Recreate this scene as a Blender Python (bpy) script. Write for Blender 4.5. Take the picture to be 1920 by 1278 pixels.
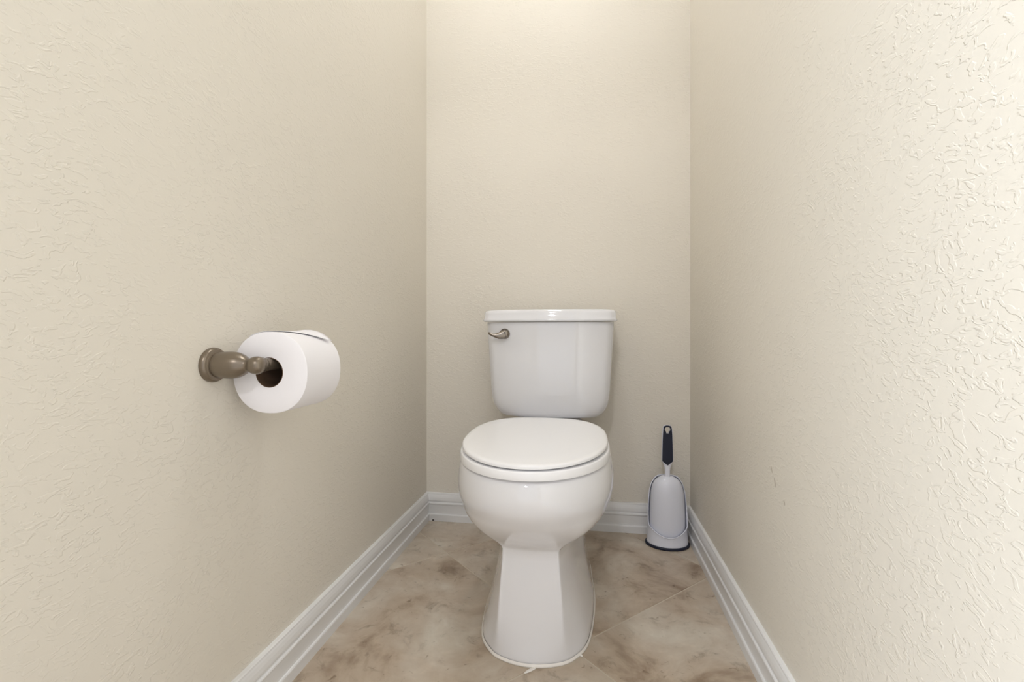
import bpy, bmesh, math, random
from mathutils import Vector, Matrix
PI = math.pi
random.seed(4)
for o in list(bpy.data.objects):
    bpy.data.objects.remove(o)
S = bpy.context.scene
C = S.collection

# ------------------------------------------------------------------ camera
CAM_H = 0.66
YAW = math.atan(142 / 904)
cd = bpy.data.cameras.new('camera')
cd.sensor_fit = 'HORIZONTAL'; cd.sensor_width = 36.0
cd.lens = 36.0 * 904 / 1920
cd.shift_y = -12 / 1920
cd.clip_start = 0.01
cam = bpy.data.objects.new('camera', cd); C.objects.link(cam)
cam.location = (0, 0, CAM_H); cam.rotation_euler = (PI / 2, 0, YAW)
S.camera = cam

# ------------------------------------------------------------------ light and exposure
S.view_settings.view_transform = 'Standard'
S.view_settings.look = 'None'
S.view_settings.gamma = 1.0
S.view_settings.use_curve_mapping = False
S.view_settings.exposure = 0.03
w = bpy.data.worlds.new('world'); S.world = w; w.use_nodes = True
w.node_tree.nodes['Background'].inputs[0].default_value = (0.96, 0.97, 1.02, 1)
w.node_tree.nodes['Background'].inputs[1].default_value = 1.06

def area(name, loc, target, size, power, col, size_y=None):
    l = bpy.data.lights.new(name, 'AREA'); l.energy = power; l.color = col
    l.size = size
    if size_y: l.shape = 'RECTANGLE'; l.size_y = size_y
    o = bpy.data.objects.new(name, l); C.objects.link(o); o.location = loc
    o.rotation_euler = (Vector(target) - Vector(loc)).to_track_quat('-Z', 'Y').to_euler()
    return o
# the bathroom outside the open door: its ceiling light and its daylight window
area('bathroom_ceiling_light', (-0.25, -1.75, 2.42), (-0.1, 1.6, 0.6), 0.18, 13, (1.0, 0.98, 1.0))
area('bathroom_window_light', (-1.75, -1.85, 1.35), (0.33, 0.3, 0.8), 1.1, 170, (0.82, 0.90, 1.0), 1.3)
LAMP_POWER = 6.3

# ------------------------------------------------------------------ helpers
def mat(name, col, rough=0.5, metal=0.0, **kw):
    m = bpy.data.materials.new(name); m.use_nodes = True
    b = m.node_tree.nodes['Principled BSDF']
    b.inputs['Base Color'].default_value = (*col, 1)
    b.inputs['Roughness'].default_value = rough
    b.inputs['Metallic'].default_value = metal
    for k, v in kw.items():
        b.inputs[k.replace('_', ' ')].default_value = v
    return m
def srgb(r, g, b):
    return tuple(((c / 255 + 0.055) / 1.055) ** 2.4 if c > 10 else c / 255 / 12.92 for c in (r, g, b))

def obj(name, bm, m, parent=None, smooth=False, angle=40):
    me = bpy.data.meshes.new(name)
    bmesh.ops.recalc_face_normals(bm, faces=bm.faces)
    bm.to_mesh(me); bm.free()
    o = bpy.data.objects.new(name, me); C.objects.link(o)
    me.materials.append(m)
    if smooth:
        for p in me.polygons: p.use_smooth = True
        if angle:
            me.set_sharp_from_angle(angle=math.radians(angle))
    if parent: o.parent = parent
    return o
def thing(name, label, cat, loc=(0, 0, 0), group=None):
    o = bpy.data.objects.new(name, None); C.objects.link(o); o.location = loc
    o.empty_display_size = 0.05
    o['label'] = label; o['category'] = cat
    if group: o['group'] = group
    return o
def struct(name, bm, m, label, cat, smooth=False):
    o = obj(name, bm, m, None, smooth); o['kind'] = 'structure'
    o['label'] = label; o['category'] = cat
    return o
def box(bm, x0, x1, y0, y1, z0, z1):
    vs = [bm.verts.new((x, y, z)) for z in (z0, z1) for y in (y0, y1) for x in (x0, x1)]
    for f in ((0, 1, 3, 2), (4, 5, 7, 6), (0, 1, 5, 4), (2, 3, 7, 6), (0, 2, 6, 4), (1, 3, 7, 5)):
        bm.faces.new([vs[i] for i in f])
def loft(bm, rings, cap0=True, cap1=True, closed=True):
    R = [[bm.verts.new(p) for p in r] for r in rings]
    n = len(R[0])
    for a, b in zip(R, R[1:]):
        for i in range(n if closed else n - 1):
            j = (i + 1) % n
            bm.faces.new((a[i], a[j], b[j], b[i]))
    if cap0: bm.faces.new(R[0][::-1])
    if cap1: bm.faces.new(R[-1])
    return R
def lathe(bm, prof, M=None, n=40, cap0=True, cap1=True):
    """profile of (radius, height) turned about local Z, placed by M"""
    M = M or Matrix()
    loft(bm, [[M @ Vector((r * math.cos(2 * PI * i / n), r * math.sin(2 * PI * i / n), h)) for i in range(n)] for r, h in prof], cap0, cap1)
def catmull(pts, sub):
    out = []
    n = len(pts)
    for i in range(n):
        p0, p1, p2, p3 = (Vector(pts[(i + k - 1) % n]) for k in range(4))
        # centripetal-like tangents limited by segment length keep blunt corners clean
        for s in range(sub):
            t = s / sub
            out.append(0.5 * ((2 * p1) + (p2 - p0) * t + (2 * p0 - 5 * p1 + 4 * p2 - p3) * t * t + (3 * p1 - p0 - 3 * p2 + p3) * t ** 3))
    return out
def outline(half, sub=6):
    """closed smooth outline from a half outline [(x,y)...] that starts and ends on x = 0"""
    pts = list(half) + [(-x, y) for x, y in half[-2:0:-1]]
    return catmull([(x, y) for x, y in pts], sub)

# ------------------------------------------------------------------ materials
def wall_material():
    m = mat('wall_paint_knockdown', srgb(227, 221, 209), 0.6)
    nt = m.node_tree; N = nt.nodes; L = nt.links; b = N['Principled BSDF']
    tc = N.new('ShaderNodeTexCoord')
    n0 = N.new('ShaderNodeTexNoise'); n0.inputs['Scale'].default_value = 9; n0.inputs['Detail'].default_value = 2
    mx = N.new('ShaderNodeMix'); mx.data_type = 'RGBA'; mx.blend_type = 'LINEAR_LIGHT'; mx.inputs[0].default_value = 0.02
    L.new(tc.outputs['Object'], mx.inputs[6]); L.new(n0.outputs['Color'], mx.inputs[7])
    L.new(tc.outputs['Object'], n0.inputs['Vector'])
    mp = N.new('ShaderNodeMapping'); mp.inputs['Scale'].default_value = (1, 1, 1.9)
    L.new(mx.outputs[2], mp.inputs[0])
    n1 = N.new('ShaderNodeTexNoise'); n1.inputs['Scale'].default_value = 66; n1.inputs['Detail'].default_value = 2.2; n1.inputs['Distortion'].default_value = 0.8
    n1.inputs['Roughness'].default_value = 0.55
    L.new(mp.outputs[0], n1.inputs['Vector'])
    r1 = N.new('ShaderNodeValToRGB'); r1.color_ramp.elements[0].position = 0.525; r1.color_ramp.elements[1].position = 0.60
    r1.color_ramp.interpolation = 'EASE'
    L.new(n1.outputs['Fac'], r1.inputs[0])
    # patchiness: some areas are troweled smoother
    n2 = N.new('ShaderNodeTexNoise'); n2.inputs['Scale'].default_value = 5; n2.inputs['Detail'].default_value = 1
    L.new(tc.outputs['Object'], n2.inputs['Vector'])
    r2 = N.new('ShaderNodeMapRange'); r2.inputs[1].default_value = 0.35; r2.inputs[2].default_value = 0.65; r2.inputs[3].default_value = 0.35; r2.inputs[4].default_value = 1.0
    L.new(n2.outputs['Fac'], r2.inputs[0])
    mu = N.new('ShaderNodeMath'); mu.operation = 'MULTIPLY'
    L.new(r1.outputs[0], mu.inputs[0]); L.new(r2.outputs[0], mu.inputs[1])
    bp = N.new('ShaderNodeBump'); bp.inputs['Strength'].default_value = 0.55; bp.inputs['Distance'].default_value = 0.0009
    L.new(mu.outputs[0], bp.inputs['Height'])
    n3 = N.new('ShaderNodeTexNoise'); n3.inputs['Scale'].default_value = 260; n3.inputs['Detail'].default_value = 2
    L.new(tc.outputs['Object'], n3.inputs['Vector'])
    bp2 = N.new('ShaderNodeBump'); bp2.inputs['Strength'].default_value = 0.12; bp2.inputs['Distance'].default_value = 0.0006
    L.new(n3.outputs['Fac'], bp2.inputs['Height']); L.new(bp.outputs[0], bp2.inputs['Normal'])
    L.new(bp2.outputs[0], b.inputs['Normal'])
    return m
WALL = wall_material()
CEIL = mat('ceiling_paint', srgb(238, 234, 224), 0.8)
TRIM = mat('trim_white_gloss', srgb(232, 232, 232), 0.3)
PORC = mat('porcelain_white', srgb(231, 231, 234), 0.07, Coat_Weight=0.5, Coat_Roughness=0.03)
SEATM = mat('seat_plastic_white', srgb(244, 244, 246), 0.22)
CAULK = mat('caulk_white', srgb(236, 232, 226), 0.5)
PAPER = mat('tissue_paper', srgb(243, 241, 244), 0.95)
CARD = mat('cardboard_core', srgb(96, 74, 56), 0.9)
NICKEL = mat('satin_nickel', srgb(128, 117, 103), 0.32, 0.7)
CHROME = mat('brushed_nickel_lever', srgb(142, 134, 124), 0.26, 1.0)
PLASTIC = mat('brush_white_plastic', srgb(230, 232, 242), 0.25)
NAVY = mat('navy_rubber', srgb(15, 23, 46), 0.55)
BRISTLE = mat('bristle_white', srgb(225, 225, 225), 0.8)
LENS = mat('lamp_glass', (0.9, 0.87, 0.8), 0.4)
lb = LENS.node_tree.nodes['Principled BSDF']
lb.inputs['Emission Color'].default_value = (0.94, 0.96, 1.0, 1)
METALW = mat('lamp_trim_white', (0.8, 0.8, 0.78), 0.4)
GROUT = mat('grout_beige', srgb(206, 196, 180), 0.85)

def tile_material():
    m = mat('travertine_tile', srgb(176, 160, 140), 0.42)
    nt = m.node_tree; N = nt.nodes; L = nt.links; b = N['Principled BSDF']
    tc = N.new('ShaderNodeTexCoord'); oi = N.new('ShaderNodeObjectInfo')
    sc = N.new('ShaderNodeMath'); sc.operation = 'MULTIPLY'; sc.inputs[1].default_value = 13.0
    L.new(oi.outputs['Random'], sc.inputs[0])
    ad = N.new('ShaderNodeVectorMath'); ad.operation = 'ADD'
    L.new(tc.outputs['Object'], ad.inputs[0]); L.new(sc.outputs[0], ad.inputs[1])
    def noise(scale, det, rough=0.55, dist=0.0):
        n = N.new('ShaderNodeTexNoise'); n.inputs['Scale'].default_value = scale; n.inputs['Detail'].default_value = det
        n.inputs['Roughness'].default_value = rough; n.inputs['Distortion'].default_value = dist
        L.new(ad.outputs[0], n.inputs['Vector']); return n
    def ramp(src, stops):
        r = N.new('ShaderNodeValToRGB'); e = r.color_ramp.elements
        e[0].position, e[0].color = stops[0][0], (*stops[0][1], 1)
        e[1].position, e[1].color = stops[-1][0], (*stops[-1][1], 1)
        for p, c in stops[1:-1]:
            k = e.new(p); k.color = (*c, 1)
        L.new(src, r.inputs[0]); return r
    big = noise(5.5, 5, 0.6, 0.5)
    r = ramp(big.outputs['Fac'], [(0.32, srgb(150, 130, 110)), (0.44, srgb(188, 172, 153)), (0.56, srgb(200, 188, 172)), (0.68, srgb(210, 202, 188))])
    vein = noise(17, 7, 0.66, 0.7)
    rv = ramp(vein.outputs['Fac'], [(0.30, (0.55, 0.52, 0.48)), (0.43, (0.94, 0.93, 0.92)), (0.56, (1, 1, 1)), (0.72, (1.12, 1.12, 1.12))])
    mx = N.new('ShaderNodeMix'); mx.data_type = 'RGBA'; mx.blend_type = 'MULTIPLY'; mx.inputs[0].default_value = 0.85
    L.new(r.outputs[0], mx.inputs[6]); L.new(rv.outputs[0], mx.inputs[7])
    pit = noise(46, 4, 0.6, 0.8)
    rp = ramp(pit.outputs['Fac'], [(0.27, (0.45, 0.40, 0.34)), (0.36, (1, 1, 1)), (0.9, (1, 1, 1))])
    mx2 = N.new('ShaderNodeMix'); mx2.data_type = 'RGBA'; mx2.blend_type = 'MULTIPLY'; mx2.inputs[0].default_value = 0.8
    L.new(mx.outputs[2], mx2.inputs[6]); L.new(rp.outputs[0], mx2.inputs[7])
    L.new(mx2.outputs[2], b.inputs['Base Color'])
    bp = N.new('ShaderNodeBump'); bp.inputs['Strength'].default_value = 0.25; bp.inputs['Distance'].default_value = 0.001
    L.new(vein.outputs['Fac'], bp.inputs['Height']); L.new(bp.outputs[0], b.inputs['Normal'])
    return m
TILE = tile_material()

# ------------------------------------------------------------------ the setting
D = 1.660; XL = -0.5705; XR = 0.3331; YF = -0.30; ZC = 2.42; T = 0.10
bm = bmesh.new(); box(bm, XL - T, XL, YF, D + T, 0, ZC)
struct('wall_left', bm, WALL, 'cream textured wall behind the paper holder', 'wall')
bm = bmesh.new(); box(bm, XR, XR + T, YF, D + T, 0, ZC)
wall_right = struct('wall_right', bm, WALL, 'cream textured wall beside the toilet brush', 'wall')
bm = bmesh.new(); box(bm, XL, XR, D, D + T, 0, ZC)
struct('wall_back', bm, WALL, 'cream textured wall behind the toilet tank', 'wall')
# front wall with its door opening, behind the camera
DX0, DX1, DZ = -0.49, 0.27, 2.03
bm = bmesh.new()
box(bm, XL - T, DX0, YF - T, YF, 0, ZC); box(bm, DX1, XR + T, YF - T, YF, 0, ZC); box(bm, DX0, DX1, YF - T, YF, DZ, ZC)
struct('wall_front', bm, WALL, 'cream wall with the open doorway behind the viewer', 'wall')
bm = bmesh.new(); box(bm, XL - T, XR + T, YF - T, D + T, ZC, ZC + T)
struct('ceiling', bm, CEIL, 'plain white ceiling above the toilet room', 'ceiling')
bm = bmesh.new(); box(bm, XL, XR, YF - T, D, -0.06, -0.0014)
floor = struct('floor', bm, GROUT, 'floor of beige stone tiles laid diagonally with pale grout', 'floor')

def clip(poly, inside, cut):
    out = []
    for i, p in enumerate(poly):
        q = poly[(i + 1) % len(poly)]
        a, b = inside(p), inside(q)
        if a >= 0: out.append(p)
        if (a >= 0) != (b >= 0):
            t = a / (a - b); out.append((p[0] + (q[0] - p[0]) * t, p[1] + (q[1] - p[1]) * t))
    return out
A0, B0, P, G = 0.990, 1.056, 0.776, 0.0028
for i in range(-3, 2):
    for j in range(-3, 3):
        a0, a1 = A0 + P * i + G, A0 + P * (i + 1) - G
        b0, b1 = B0 + P * j + G, B0 + P * (j + 1) - G
        poly = [((a - b) / 2, (a + b) / 2) for a, b in ((a0, b0), (a1, b0), (a1, b1), (a0, b1))]
        for f_ in (lambda p: p[0] - XL - .001, lambda p: XR - .001 - p[0], lambda p: p[1] - YF + T, lambda p: D - .001 - p[1]):
            poly = clip(poly, f_, None)
            if len(poly) < 3: break
        if len(poly) < 3: continue
        cx = sum(p[0] for p in poly) / len(poly); cy = sum(p[1] for p in poly) / len(poly)
        ar = sum(poly[k][0] * poly[(k + 1) % len(poly)][1] - poly[(k + 1) % len(poly)][0] * poly[k][1] for k in range(len(poly))) / 2
        if abs(ar) < 0.0008: continue
        def ins(d):
            r = []
            for x, y in poly:
                v = Vector((cx - x, cy - y)); v = v.normalized() * d if v.length > d else v
                r.append((x + v.x, y + v.y))
            return r
        bm = bmesh.new()
        loft(bm, [[(x - cx, y - cy, -0.0014) for x, y in poly], [(x - cx, y - cy, -0.0006) for x, y in poly], [(x - cx, y - cy, 0) for x, y in ins(0.0016)]])
        t = obj('tile', bm, TILE, floor); t.location = (cx, cy, 0)

# baseboards: moulded profile (distance from wall, height)
PROF = [(0, 0), (.0150, 0), (.0152, .022), (.0138, .0245), (.0112, .0255), (.0108, .0300), (.0112, .0560), (.0120, .0580), (.0140, .0590), (.0146, .0615),
        (.0138, .0640), (.0108, .0655), (.0100, .0672), (.0108, .0690), (.0122, .0705), (.0124, .0740), (.0116, .0820), (.0100, .0890), (.0088, .0925), (.0086, .0955), (.0070, .0975), (.0, .0978)]
bm = bmesh.new()
loft(bm, [[(XL + d, YF, z) for d, z in PROF], [(XL + d, D - d, z) for d, z in PROF]])
struct('baseboard_left', bm, TRIM, 'white moulded baseboard along the wall with the paper holder', 'baseboard')
bm = bmesh.new()
loft(bm, [[(XR - d, YF, z) for d, z in PROF], [(XR - d, D - d, z) for d, z in PROF]])
struct('baseboard_right', bm, TRIM, 'white moulded baseboard along the wall beside the brush', 'baseboard')
bm = bmesh.new()
loft(bm, [[(XL + d, D - d, z) for d, z in PROF], [(XR - d, D - d, z) for d, z in PROF]])
bb = struct('baseboard_back', bm, TRIM, 'white moulded baseboard behind the toilet', 'baseboard')
bm = bmesh.new()
bmesh.ops.create_icosphere(bm, subdivisions=2, radius=0.0032, matrix=Matrix.Translation((-0.541, D - .0160, 0.0035)) @ Matrix.Diagonal((1.3, 0.5, 0.8, 1)))
obj('chip', bm, mat('dark_chip', srgb(60, 52, 50), 0.8), bb, True)['label'] = 'small dark chip at the foot of the baseboard'
# faint scuff on the right wall
bm = bmesh.new()
SC = mat('scuff_grey', srgb(190, 180, 166), 0.9)
for (y, z, ry, rz) in ((0.947, 0.413, .0018, .0075), (0.931, 0.394, .0026, .0095), (0.889, 0.372, .0024, .0050)):
    bmesh.ops.create_icosphere(bm, subdivisions=2, radius=1, matrix=Matrix.Translation((XR, y, z)) @ Matrix.Rotation(-0.5, 4, 'X') @ Matrix.Diagonal((.0004, ry, rz, 1)))
sc_ = obj('scuff_mark', bm, SC, wall_right, True); sc_['label'] = 'faint grey scuff on the wall'

# ceiling lamp
lamp = thing('ceiling_lamp', 'round white flush ceiling lamp above the toilet', 'lamp', (-0.15, 1.02, ZC))
bm = bmesh.new(); lathe(bm, [(0.05, 0), (0.112, 0), (0.112, -0.022), (0.106, -0.028), (0.096, -0.028)], n=48)
obj('trim_ring', bm, METALW, lamp, True)
bm = bmesh.new(); lathe(bm, [(0.095, -0.0285)] + [(0.095 * math.cos(a), -0.029 - 0.055 * math.sin(a)) for a in [k * PI / 20 for k in range(1, 10)]] + [(0.004, -0.084)], n=48)
obj('glass_dome', bm, LENS, lamp, True, 0)
lb.inputs['Emission Strength'].default_value = LAMP_POWER * 9.6

# ------------------------------------------------------------------ the toilet
XT = -0.1145
toilet = thing('toilet', 'white porcelain two-piece toilet with the lid closed', 'toilet', (XT, 1.2, 0))
def tl(o):
    o.location = (0, -1.2, 0); return o

def ring(half, z):
    return [(p.x, p.y, z) for p in outline(half)]
# bowl and pedestal: half outlines front -> back at each height
def ped_h(yf, wf, ws, ys, wm, ym, wb, yb, fo=.0030, co=.014, fx=.80):
    return [(0, yf), (wf * fx, yf + fo), (wf, yf + co), (ws, ys), (wm, ym), ((wm + wb) * .515, (ym + yb - .07) / 2), (wb * 1.02, yb - .07), (wb * .72, yb - .012), (0, yb)]
def ped(z, *a):
    return ring(ped_h(*a), z)
def belly_h(yf, w_, yc, wb, yb, n_=2.15):
    h = []
    for a in (0, 24, 47, 69, 90):
        a = math.radians(a)
        h.append((w_ * math.sin(a) ** (2 / n_), yc - (yc - yf) * max(0, math.cos(a)) ** (2 / n_)))
    return h + [(w_ * .93, yc + .13), (wb * 1.04, yb - .09), (wb * .72, yb - .012), (0, yb)]
def belly(z, *a):
    return ring(belly_h(*a), z)
FOOT = (.085, .116, 1.050, .130, 1.200, .112, 1.50)
NECK = ped_h(.9635, .0600, .077, 1.064, .087, 1.208, .104, 1.47)
TURN = belly_h(.8640, .1675, 1.106, .104, 1.55)
def under(z, t, tf):
    """underside of the bowl: from the neck (0) out to the belly (1)"""
    k = [tf, tf, tf * .7 + t * .3, tf * .3 + t * .7] + [t] * 5
    kx = [t, t * .8 + tf * .2, t, t] + [t] * 5
    return ring([(a[0] + (b[0] - a[0]) * p, a[1] + (b[1] - a[1]) * q) for a, b, p, q in zip(NECK, TURN, kx, k)], z)
R = [
    ped(0.000, .952, *FOOT, .009, .034, .56),
    ped(0.012, .952, *FOOT, .009, .034, .56),
    ped(0.022, .954, .082, .113, 1.050, .127, 1.200, .108, 1.50, .007, .030, .60),
    ped(0.050, .957, .076, .105, 1.055, .120, 1.205, .104, 1.49, .0045, .020, .70),
    ped(0.090, .959, .071, .097, 1.060, .110, 1.205, .102, 1.48, .0035, .016, .76),
    ped(0.130, .961, .067, .089, 1.062, .101, 1.208, .102, 1.48),
    ped(0.170, .9625, .0635, .082, 1.065, .092, 1.210, .102, 1.47),
    ped(0.205, .9635, .0605, .077, 1.065, .087, 1.210, .104, 1.47),
    ring(NECK, 0.224),
    under(0.231, .05, .045), under(0.2385, .16, .13), under(0.2475, .34, .25), under(0.257, .53, .385), under(0.267, .69, .52),
    under(0.279, .815, .665), under(0.292, .905, .81), under(0.304, .96, .92), under(0.316, 1.0, 1.0),
    belly(0.328, .8540, .1700, 1.103, .104, 1.55),
    belly(0.342, .8480, .1715, 1.100, .104, 1.56),
    belly(0.362, .8455, .1715, 1.100, .104, 1.56),
    belly(0.382, .848, .1680, 1.100, .104, 1.56),
    belly(0.393, .852, .1645, 1.100, .104, 1.56),
    belly(0.3975, .857, .159, 1.100, .102, 1.56),
    belly(0.3985, .866, .150, 1.100, .100, 1.555),
]
# the hidden rim and basin
def basin(z, k):
    return [(p.x * k, 1.08 + (p.y - 1.08) * k, z) for p in outline([(0, .905), (.062, .913), (.098, .94), (.116, 1.0), (.120, 1.08), (.115, 1.15), (.098, 1.21), (.06, 1.245), (0, 1.255)])]
R.append(basin(0.3975, 1.0)); R.append(basin(0.375, .96)); R.append(basin(0.34, .78)); R.append(basin(0.305, .42))
bm = bmesh.new(); loft(bm, [[(x, y, z) for x, y, z in r] for r in R])
bowl = tl(obj('bowl', bm, PORC, toilet, True, 0))
# white caulk around the foot
bm = bmesh.new()
oc = outline([(0, .952), (.085 * .56, .961), (.085, .986), (.116, 1.050), (.130, 1.200), (.1246, 1.315), (.1142, 1.43), (.0806, 1.488), (0, 1.50)])
def grow(o_, d):
    n = len(o_); r = []
    for i in range(n):
        t = (o_[(i + 1) % n] - o_[i - 1]).normalized(); r.append(o_[i] + Vector((t.y, -t.x)) * d)
    return r
loft(bm, [[(p.x, p.y, .0001) for p in oc], [(p.x, p.y, .0001) for p in grow(oc, .0034)], [(p.x, p.y, .003) for p in grow(oc, .0030)], [(p.x, p.y, .0062) for p in grow(oc, .0004)]], False, False)
tl(obj('caulk_bead', bm, CAULK, toilet, True, 0))
# smears where the caulk runs into the grout joints
bm = bmesh.new()
def dab(x, y, ang, l, w_):
    M = Matrix.Translation((x - XT, y, .0006)) @ Matrix.Rotation(ang, 4, 'Z') @ Matrix.Diagonal((l, w_, .0016, 1))
    bmesh.ops.create_icosphere(bm, subdivisions=2, radius=1, matrix=M)
dab(-.110, .9440, .8, .018, .0040)
tl(obj('caulk_smear', bm, CAULK, toilet, True))
bm = bmesh.new(); dab(-.0165, 1.0045, -.78, .009, .0036)
tl(obj('caulk_smear', bm, CAULK, toilet, True))

# seat ring and lid
def seatline(d=0.0, yb=1.277):
    yc, w_, h = 1.075, .1565 + d, []
    for a in range(0, 90, 15):
        a = math.radians(a); n_ = 2.06
        h.append((w_ * math.sin(a) ** (2 / n_), yc - (yc - .851 + d) * math.cos(a) ** (2 / n_)))
    for a in range(90, 181, 12):
        a = math.radians(min(a, 180)); n_ = 2.75
        h.append((w_ * max(0, math.sin(a)) ** (2 / n_), yc + (yb + d * .4 - yc) * abs(math.cos(a)) ** (2 / n_)))
    h[-1] = (0, yb + d * .4)
    return h
def tilt(y):   # the closed lid rises slightly to its hinges
    return (y - .853) * 0.030
def slab(bm, spec, sub=6):
    rings = []
    for d, z in spec:
        rings.append([(p.x, p.y, z + tilt(p.y)) for p in outline(seatline(d), sub)])
    return loft(bm, rings)
bm = bmesh.new()
rg = []
for d, z in ((.0045, .4000), (.0060, .4006), (.0064, .4020), (.0050, .4140), (.0040, .4156), (.0018, .4164)):
    rg.append([(p.x, p.y, z + tilt(p.y) * .35 * (1 if z > .405 else 0)) for p in outline(seatline(d))])
sl = seatline(0)
inner = [(x * .64, 1.075 + (y - 1.075) * (.68 if y < 1.075 else .66)) for x, y in sl]
for z in (.4158, .4000):
    rg.append([(p.x, p.y, z) for p in outline(inner)])
loft(bm, rg, False, False)
bm.verts.ensure_lookup_table()
n = len(rg[0])
for i in range(n):
    j = (i + 1) % n
    bm.faces.new((bm.verts[i], bm.verts[j], bm.verts[(len(rg) - 1) * n + j], bm.verts[(len(rg) - 1) * n + i]))
tl(obj('seat_ring', bm, SEATM, toilet, True, 50))
bm = bmesh.new()
slab(bm, [(-.012, .4192), (-.001, .4194), (.0010, .4202), (.0012, .4240), (.0002, .4260), (-.003, .4274), (-.010, .4281), (-.05, .4292)])
lid = tl(obj('seat_lid', bm, SEATM, toilet, True, 50))
for sx in (-1, 1):
    bm = bmesh.new()
    lathe(bm, [(.011, .399), (.0125, .402), (.0125, .424), (.010, .428), (.003, .4295)], Matrix.Translation((sx * .07, 1.305, 0)), 24)
    box(bm, sx * .07 - .009, sx * .07 + .009, 1.262, 1.30, .4178, .4260)
    tl(obj('hinge', bm, SEATM, toilet, True))
    bm = bmesh.new()
    lathe(bm, [(.012, 0), (.012, .006), (.009, .013), (.003, .016)], Matrix.Translation((sx * .110, 1.31, .028)), 20)

bm.free()
# tank
def tank_ring(z, w_, yf, yb, bow):
    h = [(0, yf), (w_ * .45, yf + bow * .25), (w_ * .80, yf + bow * .85), (w_ * .945, yf + bow + .012), (w_, yf + bow + .045), (w_ * .995, yb - .03), (w_ * .96, yb - .006), (w_ * .85, yb), (0, yb)]
    return ring(h, z)
TF, TB = 1.408, 1.625
bm = bmesh.new()
rs = []
for z, k, dy in ((.4085, .66, .050), (.4092, .715, .036), (.4120, .760, .026), (.4180, .802, .018), (.4270, .842, .012), (.4370, .873, .008), (.4500, .902, .005), (.4670, .922, .003), (.495, .937, .001), (.56, .955, 0), (.64, .980, 0), (.6965, .995, 0)):
    rs.append(tank_ring(z, .1935 * k, TF + dy + (.6965 - z) * .02, TB - dy * .5, .020))
loft(bm, rs)
tank = tl(obj('tank', bm, PORC, toilet, True, 60)); 
bm = bmesh.new()
rs = []
for z, k in ((.6985, -.010), (.6985, .002), (.7005, .0055), (.7040, .0060), (.7075, .0035), (.722, .0028), (.7285, .0012), (.7325, -.003), (.7345, -.010), (.7352, -.05)):
    rs.append(tank_ring(z, .1955 + k, TF - .010 - k, TB + .004 + min(k, .004), .020))
loft(bm, rs)
tl(obj('tank_lid', bm, PORC, toilet, True, 60))
# short porcelain/gasket block joining tank and bowl
bm = bmesh.new(); lathe(bm, [(.045, .395), (.045, .412)], Matrix.Translation((0, 1.51, 0)), 24)
tl(obj('gasket', bm, PORC, toilet, True))
# flush lever
LX, LY, LZ = -.1300, 1.4165, .6625
lev = None
bm = bmesh.new()
M = Matrix.Translation((LX, LY + .006, LZ)) @ Matrix.Rotation(PI / 2, 4, 'X')
lathe(bm, [(.0150, 0), (.0158, .003), (.0156, .008), (.0140, .012), (.0105, .0155), (.004, .0170)], M, 32)
lev = tl(obj('flush_lever', bm, CHROME, toilet, True, 50)); lev['label'] = 'brushed nickel flush lever'
bm = bmesh.new()
path = [((.004, -.018, -.0005), .0140, .0065), ((-.006, -.021, -.0030), .0124, .0062), ((-.016, -.0235, -.0058), .0092, .0052), ((-.026, -.0250, -.0052), .0062, .0046), ((-.036, -.0255, -.0025), .0044, .0042), ((-.044, -.0255, .0012), .0040, .0040), ((-.0455, -.0255, .0018), .0024, .0024)]
rs = []
for (px, py, pz), rz, ry in path:
    rs.append([(LX + px, LY + .006 + py + ry * math.sin(2 * PI * k / 20), LZ + pz + rz * math.cos(2 * PI * k / 20)) for k in range(20)])
loft(bm, rs)
arm = obj('lever_arm', bm, CHROME, lev, True, 60)
bm = bmesh.new(); lathe(bm, [(.0022, 0), (.0018, .0012)], Matrix.Translation((LX + .002, LY + .006 - .0243, LZ + .003)) @ Matrix.Rotation(PI / 2, 4, 'X'), 12)
obj('set_screw', bm, NAVY, lev, True)

# ------------------------------------------------------------------ toilet paper holder (mounted on the left wall)
HY, HZ = 0.660, 0.6135
holder = thing('toilet_paper_holder', 'satin nickel toilet paper holder with a rounded post on the wall', 'paper holder', (XL, HY, HZ))
RX = Matrix.Rotation(PI / 2, 4, 'Y')     # local Z -> +X, out of the wall
bm = bmesh.new(); lathe(bm, [(.0262, 0), (.0266, .003), (.0262, .006), (.0246, .0085), (.0236, .0090), (.0232, .0115), (.0215, .0125), (.018, .0128)], RX, 48)
obj('wall_flange', bm, NICKEL, holder, True, 40)
bm = bmesh.new(); lathe(bm, [(.0195, .010), (.0200, .018), (.0206, .028), (.0206, .036), (.0196, .044), (.0172, .051), (.0136, .057), (.0108, .0605), (.0098, .0635), (.0104, .066), (.0122, .069), (.0134, .0735), (.0136, .078), (.0126, .0825), (.0098, .0865), (.005, .0888), (.001, .0892)], RX, 48)
obj('post', bm, NICKEL, holder, True, 60)
bm = bmesh.new()
MY = Matrix.Translation((.0770, 0, 0)) @ Matrix.Rotation(-PI / 2, 4, 'X')   # local Z -> +Y, along the wall
lathe(bm, [(.0108, .006), (.0112, .0125), (.0104, .0138), (.0088, .0142), (.0088, .0155), (.0098, .0158), (.0098, .136), (.0125, .1385), (.0130, .143), (.0100, .148), (.003, .151)], MY, 36)
obj('roll_bar', bm, NICKEL, holder, True, 40)

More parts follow.
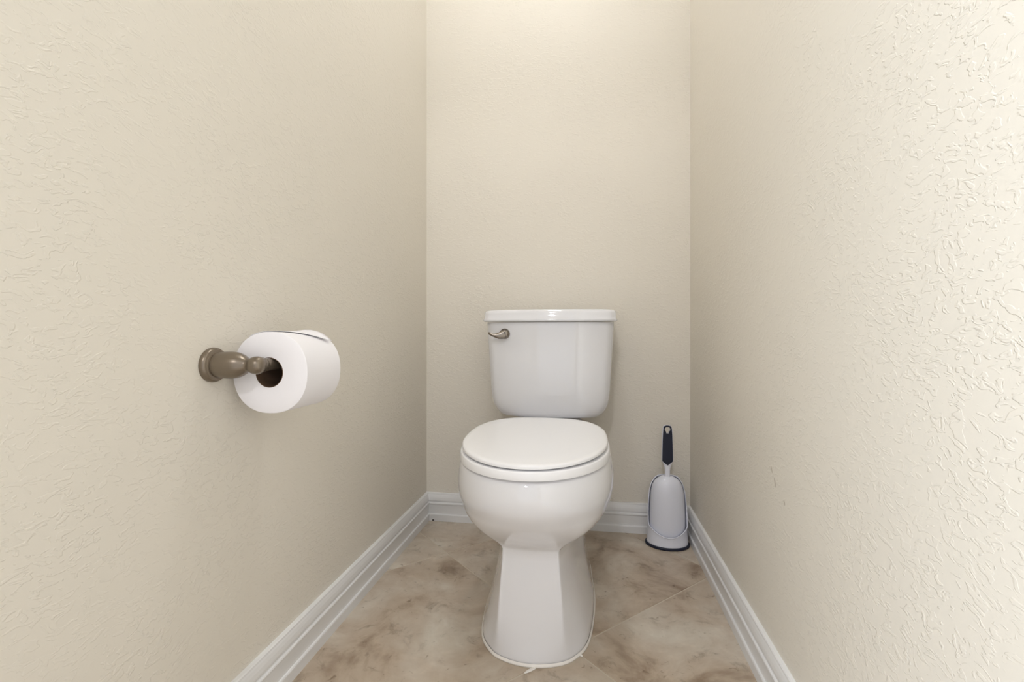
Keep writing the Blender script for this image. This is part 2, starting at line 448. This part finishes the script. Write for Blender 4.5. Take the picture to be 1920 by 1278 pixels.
# toilet paper roll hanging on the bar
ry0, rlen, rr, rh = 0.688, 0.104, 0.0640, 0.0225
rcx, rcz = XL + .0770, HZ + .0098 - rh - .0003
roll = thing('toilet_paper_roll', 'white toilet paper roll with its loose end folded to a point', 'toilet paper', (rcx, ry0, rcz))
def rp(a, r, n_=2.0):
    c_, s_ = math.cos(a), math.sin(a)
    return (math.copysign(abs(c_) ** (2 / n_), c_) * r, math.copysign(abs(s_) ** (2 / n_), s_) * r)
NSEG = 72
def circ(r, y, n_=2.0):
    return [(rp(2 * PI * k / NSEG, r, n_)[0], y, rp(2 * PI * k / NSEG, r, n_)[1]) for k in range(NSEG)]
bm = bmesh.new()
RN = 2.22
loft(bm, [circ(rh + .0012, 0), circ(rr * .6, -.0004, 2.1), circ(rr - .002, 0, RN), circ(rr, .0015, RN), circ(rr, rlen - .0015, RN), circ(rr - .002, rlen, RN), circ(rh + .0012, rlen)], False, False)
obj('paper', bm, PAPER, roll, True, 50)
bm = bmesh.new()
loft(bm, [circ(rh + .0012, 0), circ(rh, 0), circ(rh, rlen), circ(rh + .0012, rlen)], False, False)
obj('cardboard_core', bm, CARD, roll, True, 40)
# loose end, folded to a point and lifted off the roll
bm = bmesh.new()
rows = []
NU, NV = 14, 10
a_start = math.radians(122)
for u in range(NU + 1):
    tu = u / NU
    row = []
    y = .001 + (rlen * .86) * tu
    # free edge: a diagonal from the near top down to the far right side
    a_end = math.radians(90 - 52 * tu ** 1.15)
    for v in range(NV + 1):
        tv = v / NV
        a = a_start + (a_end - a_start) * tv
        x, z = rp(a, rr + .0008, RN)
        lift = .0030 * (tv ** 3) * tu + .0035 * tu ** 6 * min(1, tv * 2)
        x += lift * .35; z += lift
        row.append(bm.verts.new((x, y, z)))
    rows.append(row)
for u in range(NU):
    for v in range(NV):
        bm.faces.new((rows[u][v], rows[u + 1][v], rows[u + 1][v + 1], rows[u][v + 1]))
fl = obj('loose_sheet', bm, PAPER, roll, True, 0)
md = fl.modifiers.new('thickness', 'SOLIDIFY'); md.thickness = .0006; md.offset = 0

# ------------------------------------------------------------------ toilet brush and its caddy in the corner
BX, BY = 0.2475, 1.578
caddy = thing('brush_caddy', 'white plastic brush caddy with a dark rim on the floor', 'brush holder', (BX, BY, 0))
def ell(rx, ry, z, n=48, cy=0):
    return [(rx * math.cos(2 * PI * k / n), cy + ry * math.sin(2 * PI * k / n), z) for k in range(n)]
bm = bmesh.new()
loft(bm, [ell(.0655, .0525, 0), ell(.0675, .0545, .002), ell(.0675, .0545, .0062), ell(.0655, .0525, .0082)])
obj('base_rim', bm, NAVY, caddy, True)
# shell: low cup in front that sweeps up into a hoop behind the brush hood
prof = [(0.000, .0635, .0505), (.012, .0622, .0490), (.030, .0610, .0475), (.050, .0604, .0465), (.075, .0598, .0460), (.10, .0592, .0455), (.13, .0577, .0440), (.155, .0556, .0420), (.175, .0520, .0390), (.190, .0462, .0340), (.201, .0385, .0270), (.209, .0280, .0190), (.2135, .0150, .0100), (.2145, .003, .002)]
def pr(h):
    for (h0, a0, b0), (h1, a1, b1) in zip(prof, prof[1:]):
        if h <= h1:
            t = (h - h0) / (h1 - h0); return a0 + (a1 - a0) * t, b0 + (b1 - b0) * t
    return prof[-1][1:]
bm = bmesh.new()
NA, NH = 72, 34
cols = []
for k in range(NA):
    th = 2 * PI * k / NA          # 3PI/2 faces the viewer
    fr = (1 - math.sin(th)) / 2     # 1 in front, 0 behind
    # rim height: low scoop in front, full height behind
    s_ = max(0.0, min(1.0, (fr - .34) / .30))
    s_ = s_ * s_ * (3 - 2 * s_)
    scoop = .036 + .030 * (abs(math.cos(th)) ** 2.0)
    top = .2145 * (1 - s_) + scoop * s_
    col_ = []
    for h in range(NH + 1):
        z = .0075 + (top - .0075) * (h / NH) ** .8
        a_, b_ = pr(z - .0075)
        lip = .0022 * max(0, (h - NH + 2) / 2) * s_
        a_ += lip; b_ += lip
        col_.append(bm.verts.new((a_ * math.cos(th), b_ * math.sin(th), z)))
    cols.append(col_)
for k in range(NA):
    a_, b_ = cols[k], cols[(k + 1) % NA]
    for h in range(NH):
        bm.faces.new((a_[h], b_[h], b_[h + 1], a_[h + 1]))
sh = obj('shell', bm, PLASTIC, caddy, True, 0)
md = sh.modifiers.new('wall', 'SOLIDIFY'); md.thickness = .0024; md.offset = -1
brush = thing('toilet_brush', 'toilet brush with navy grip and white hood standing in the caddy', 'toilet brush', (BX, BY, 0))
bm = bmesh.new()
hood = [(.016, .0545, .0390), (.05, .0550, .0395), (.09, .0542, .0390), (.13, .0527, .0380), (.165, .0500, .0360), (.182, .0463, .0335), (.193, .0420, .0305), (.201, .0365, .0265), (.208, .0285, .0210), (.2135, .0180, .0135), (.2165, .0085, .0070)]
loft(bm, [ell(a_, b_ * .95, z, 56, .001) for z, a_, b_ in hood])
obj('hood', bm, PLASTIC, brush, True, 50)
bm = bmesh.new()
def slabring(hw, hd, z, n=28, cy=-.004):
    r = []
    for k in range(n):
        c_, s_ = math.cos(2 * PI * k / n), math.sin(2 * PI * k / n)
        r.append((math.copysign(abs(c_) ** .6, c_) * hw, cy + math.copysign(abs(s_) ** .6, s_) * hd, z))
    return r
loft(bm, [slabring(*q) for q in ((.0085, .0064, .214), (.0078, .0056, .225), (.0082, .0050, .238), (.0108, .0046, .250), (.0160, .0042, .262))])
neck = obj('neck', bm, PLASTIC, brush, True, 50)
# grip core (white edges) and navy face with a hanging hole at the top
def grip(bm, pts_out, pts_hole, y0, y1):
    n = len(pts_out)
    vo = [[bm.verts.new((x, y, z)) for x, z in pts_out] for y in (y0, y1)]
    vh = [[bm.verts.new((x, y, z)) for x, z in pts_hole] for y in (y0, y1)]
    for i in range(n):
        j = (i + 1) % n
        bm.faces.new((vo[0][i], vo[0][j], vo[1][j], vo[1][i]))
        bm.faces.new((vh[0][i], vh[0][j], vh[1][j], vh[1][i]))
        bm.faces.new((vo[0][i], vo[0][j], vh[0][j], vh[0][i]))
        bm.faces.new((vo[1][i], vo[1][j], vh[1][j], vh[1][i]))
def outer(g, tip):
    # start at the tip, clockwise; matches the angular order of the hole points
    hwb, hwt = .0160 + g, .0128 + g
    right = [(hwb * .5, tip + (.263 - tip) * .5), (hwb, .263), (hwb * .985, .285), (hwb * .94, .315), (hwb * .88, .345), (hwt, .362), (hwt * .93, .369), (hwt * .72, .3735), (hwt * .35, .3750)]
    return [(0, tip)] + right + [(0, .3752)] + [(-x, z) for x, z in right[::-1]]
def hole(k):
    hr = [(.0022, .3500), (.0044, .3502), (.0046, .3530), (.0046, .3560), (.0066, .3580), (.0084, .3610), (.0084, .3650), (.0066, .3685), (.0034, .3700)]
    return [(0, .3500)] + hr + [(0, .3703)] + [(-x, z) for x, z in hr[::-1]]
bm = bmesh.new(); grip(bm, outer(.0016, .2500), hole(1), -.0060, .0040)
obj('handle_core', bm, PLASTIC, brush)
bm = bmesh.new(); grip(bm, outer(.0, .2495), hole(1), -.0108, -.0059)
g_ = obj('grip', bm, NAVY, brush); g_['label'] = 'navy rubber grip with a keyhole'
md = g_.modifiers.new('round', 'BEVEL'); md.width = .0015; md.segments = 2; md.limit_method = 'ANGLE'
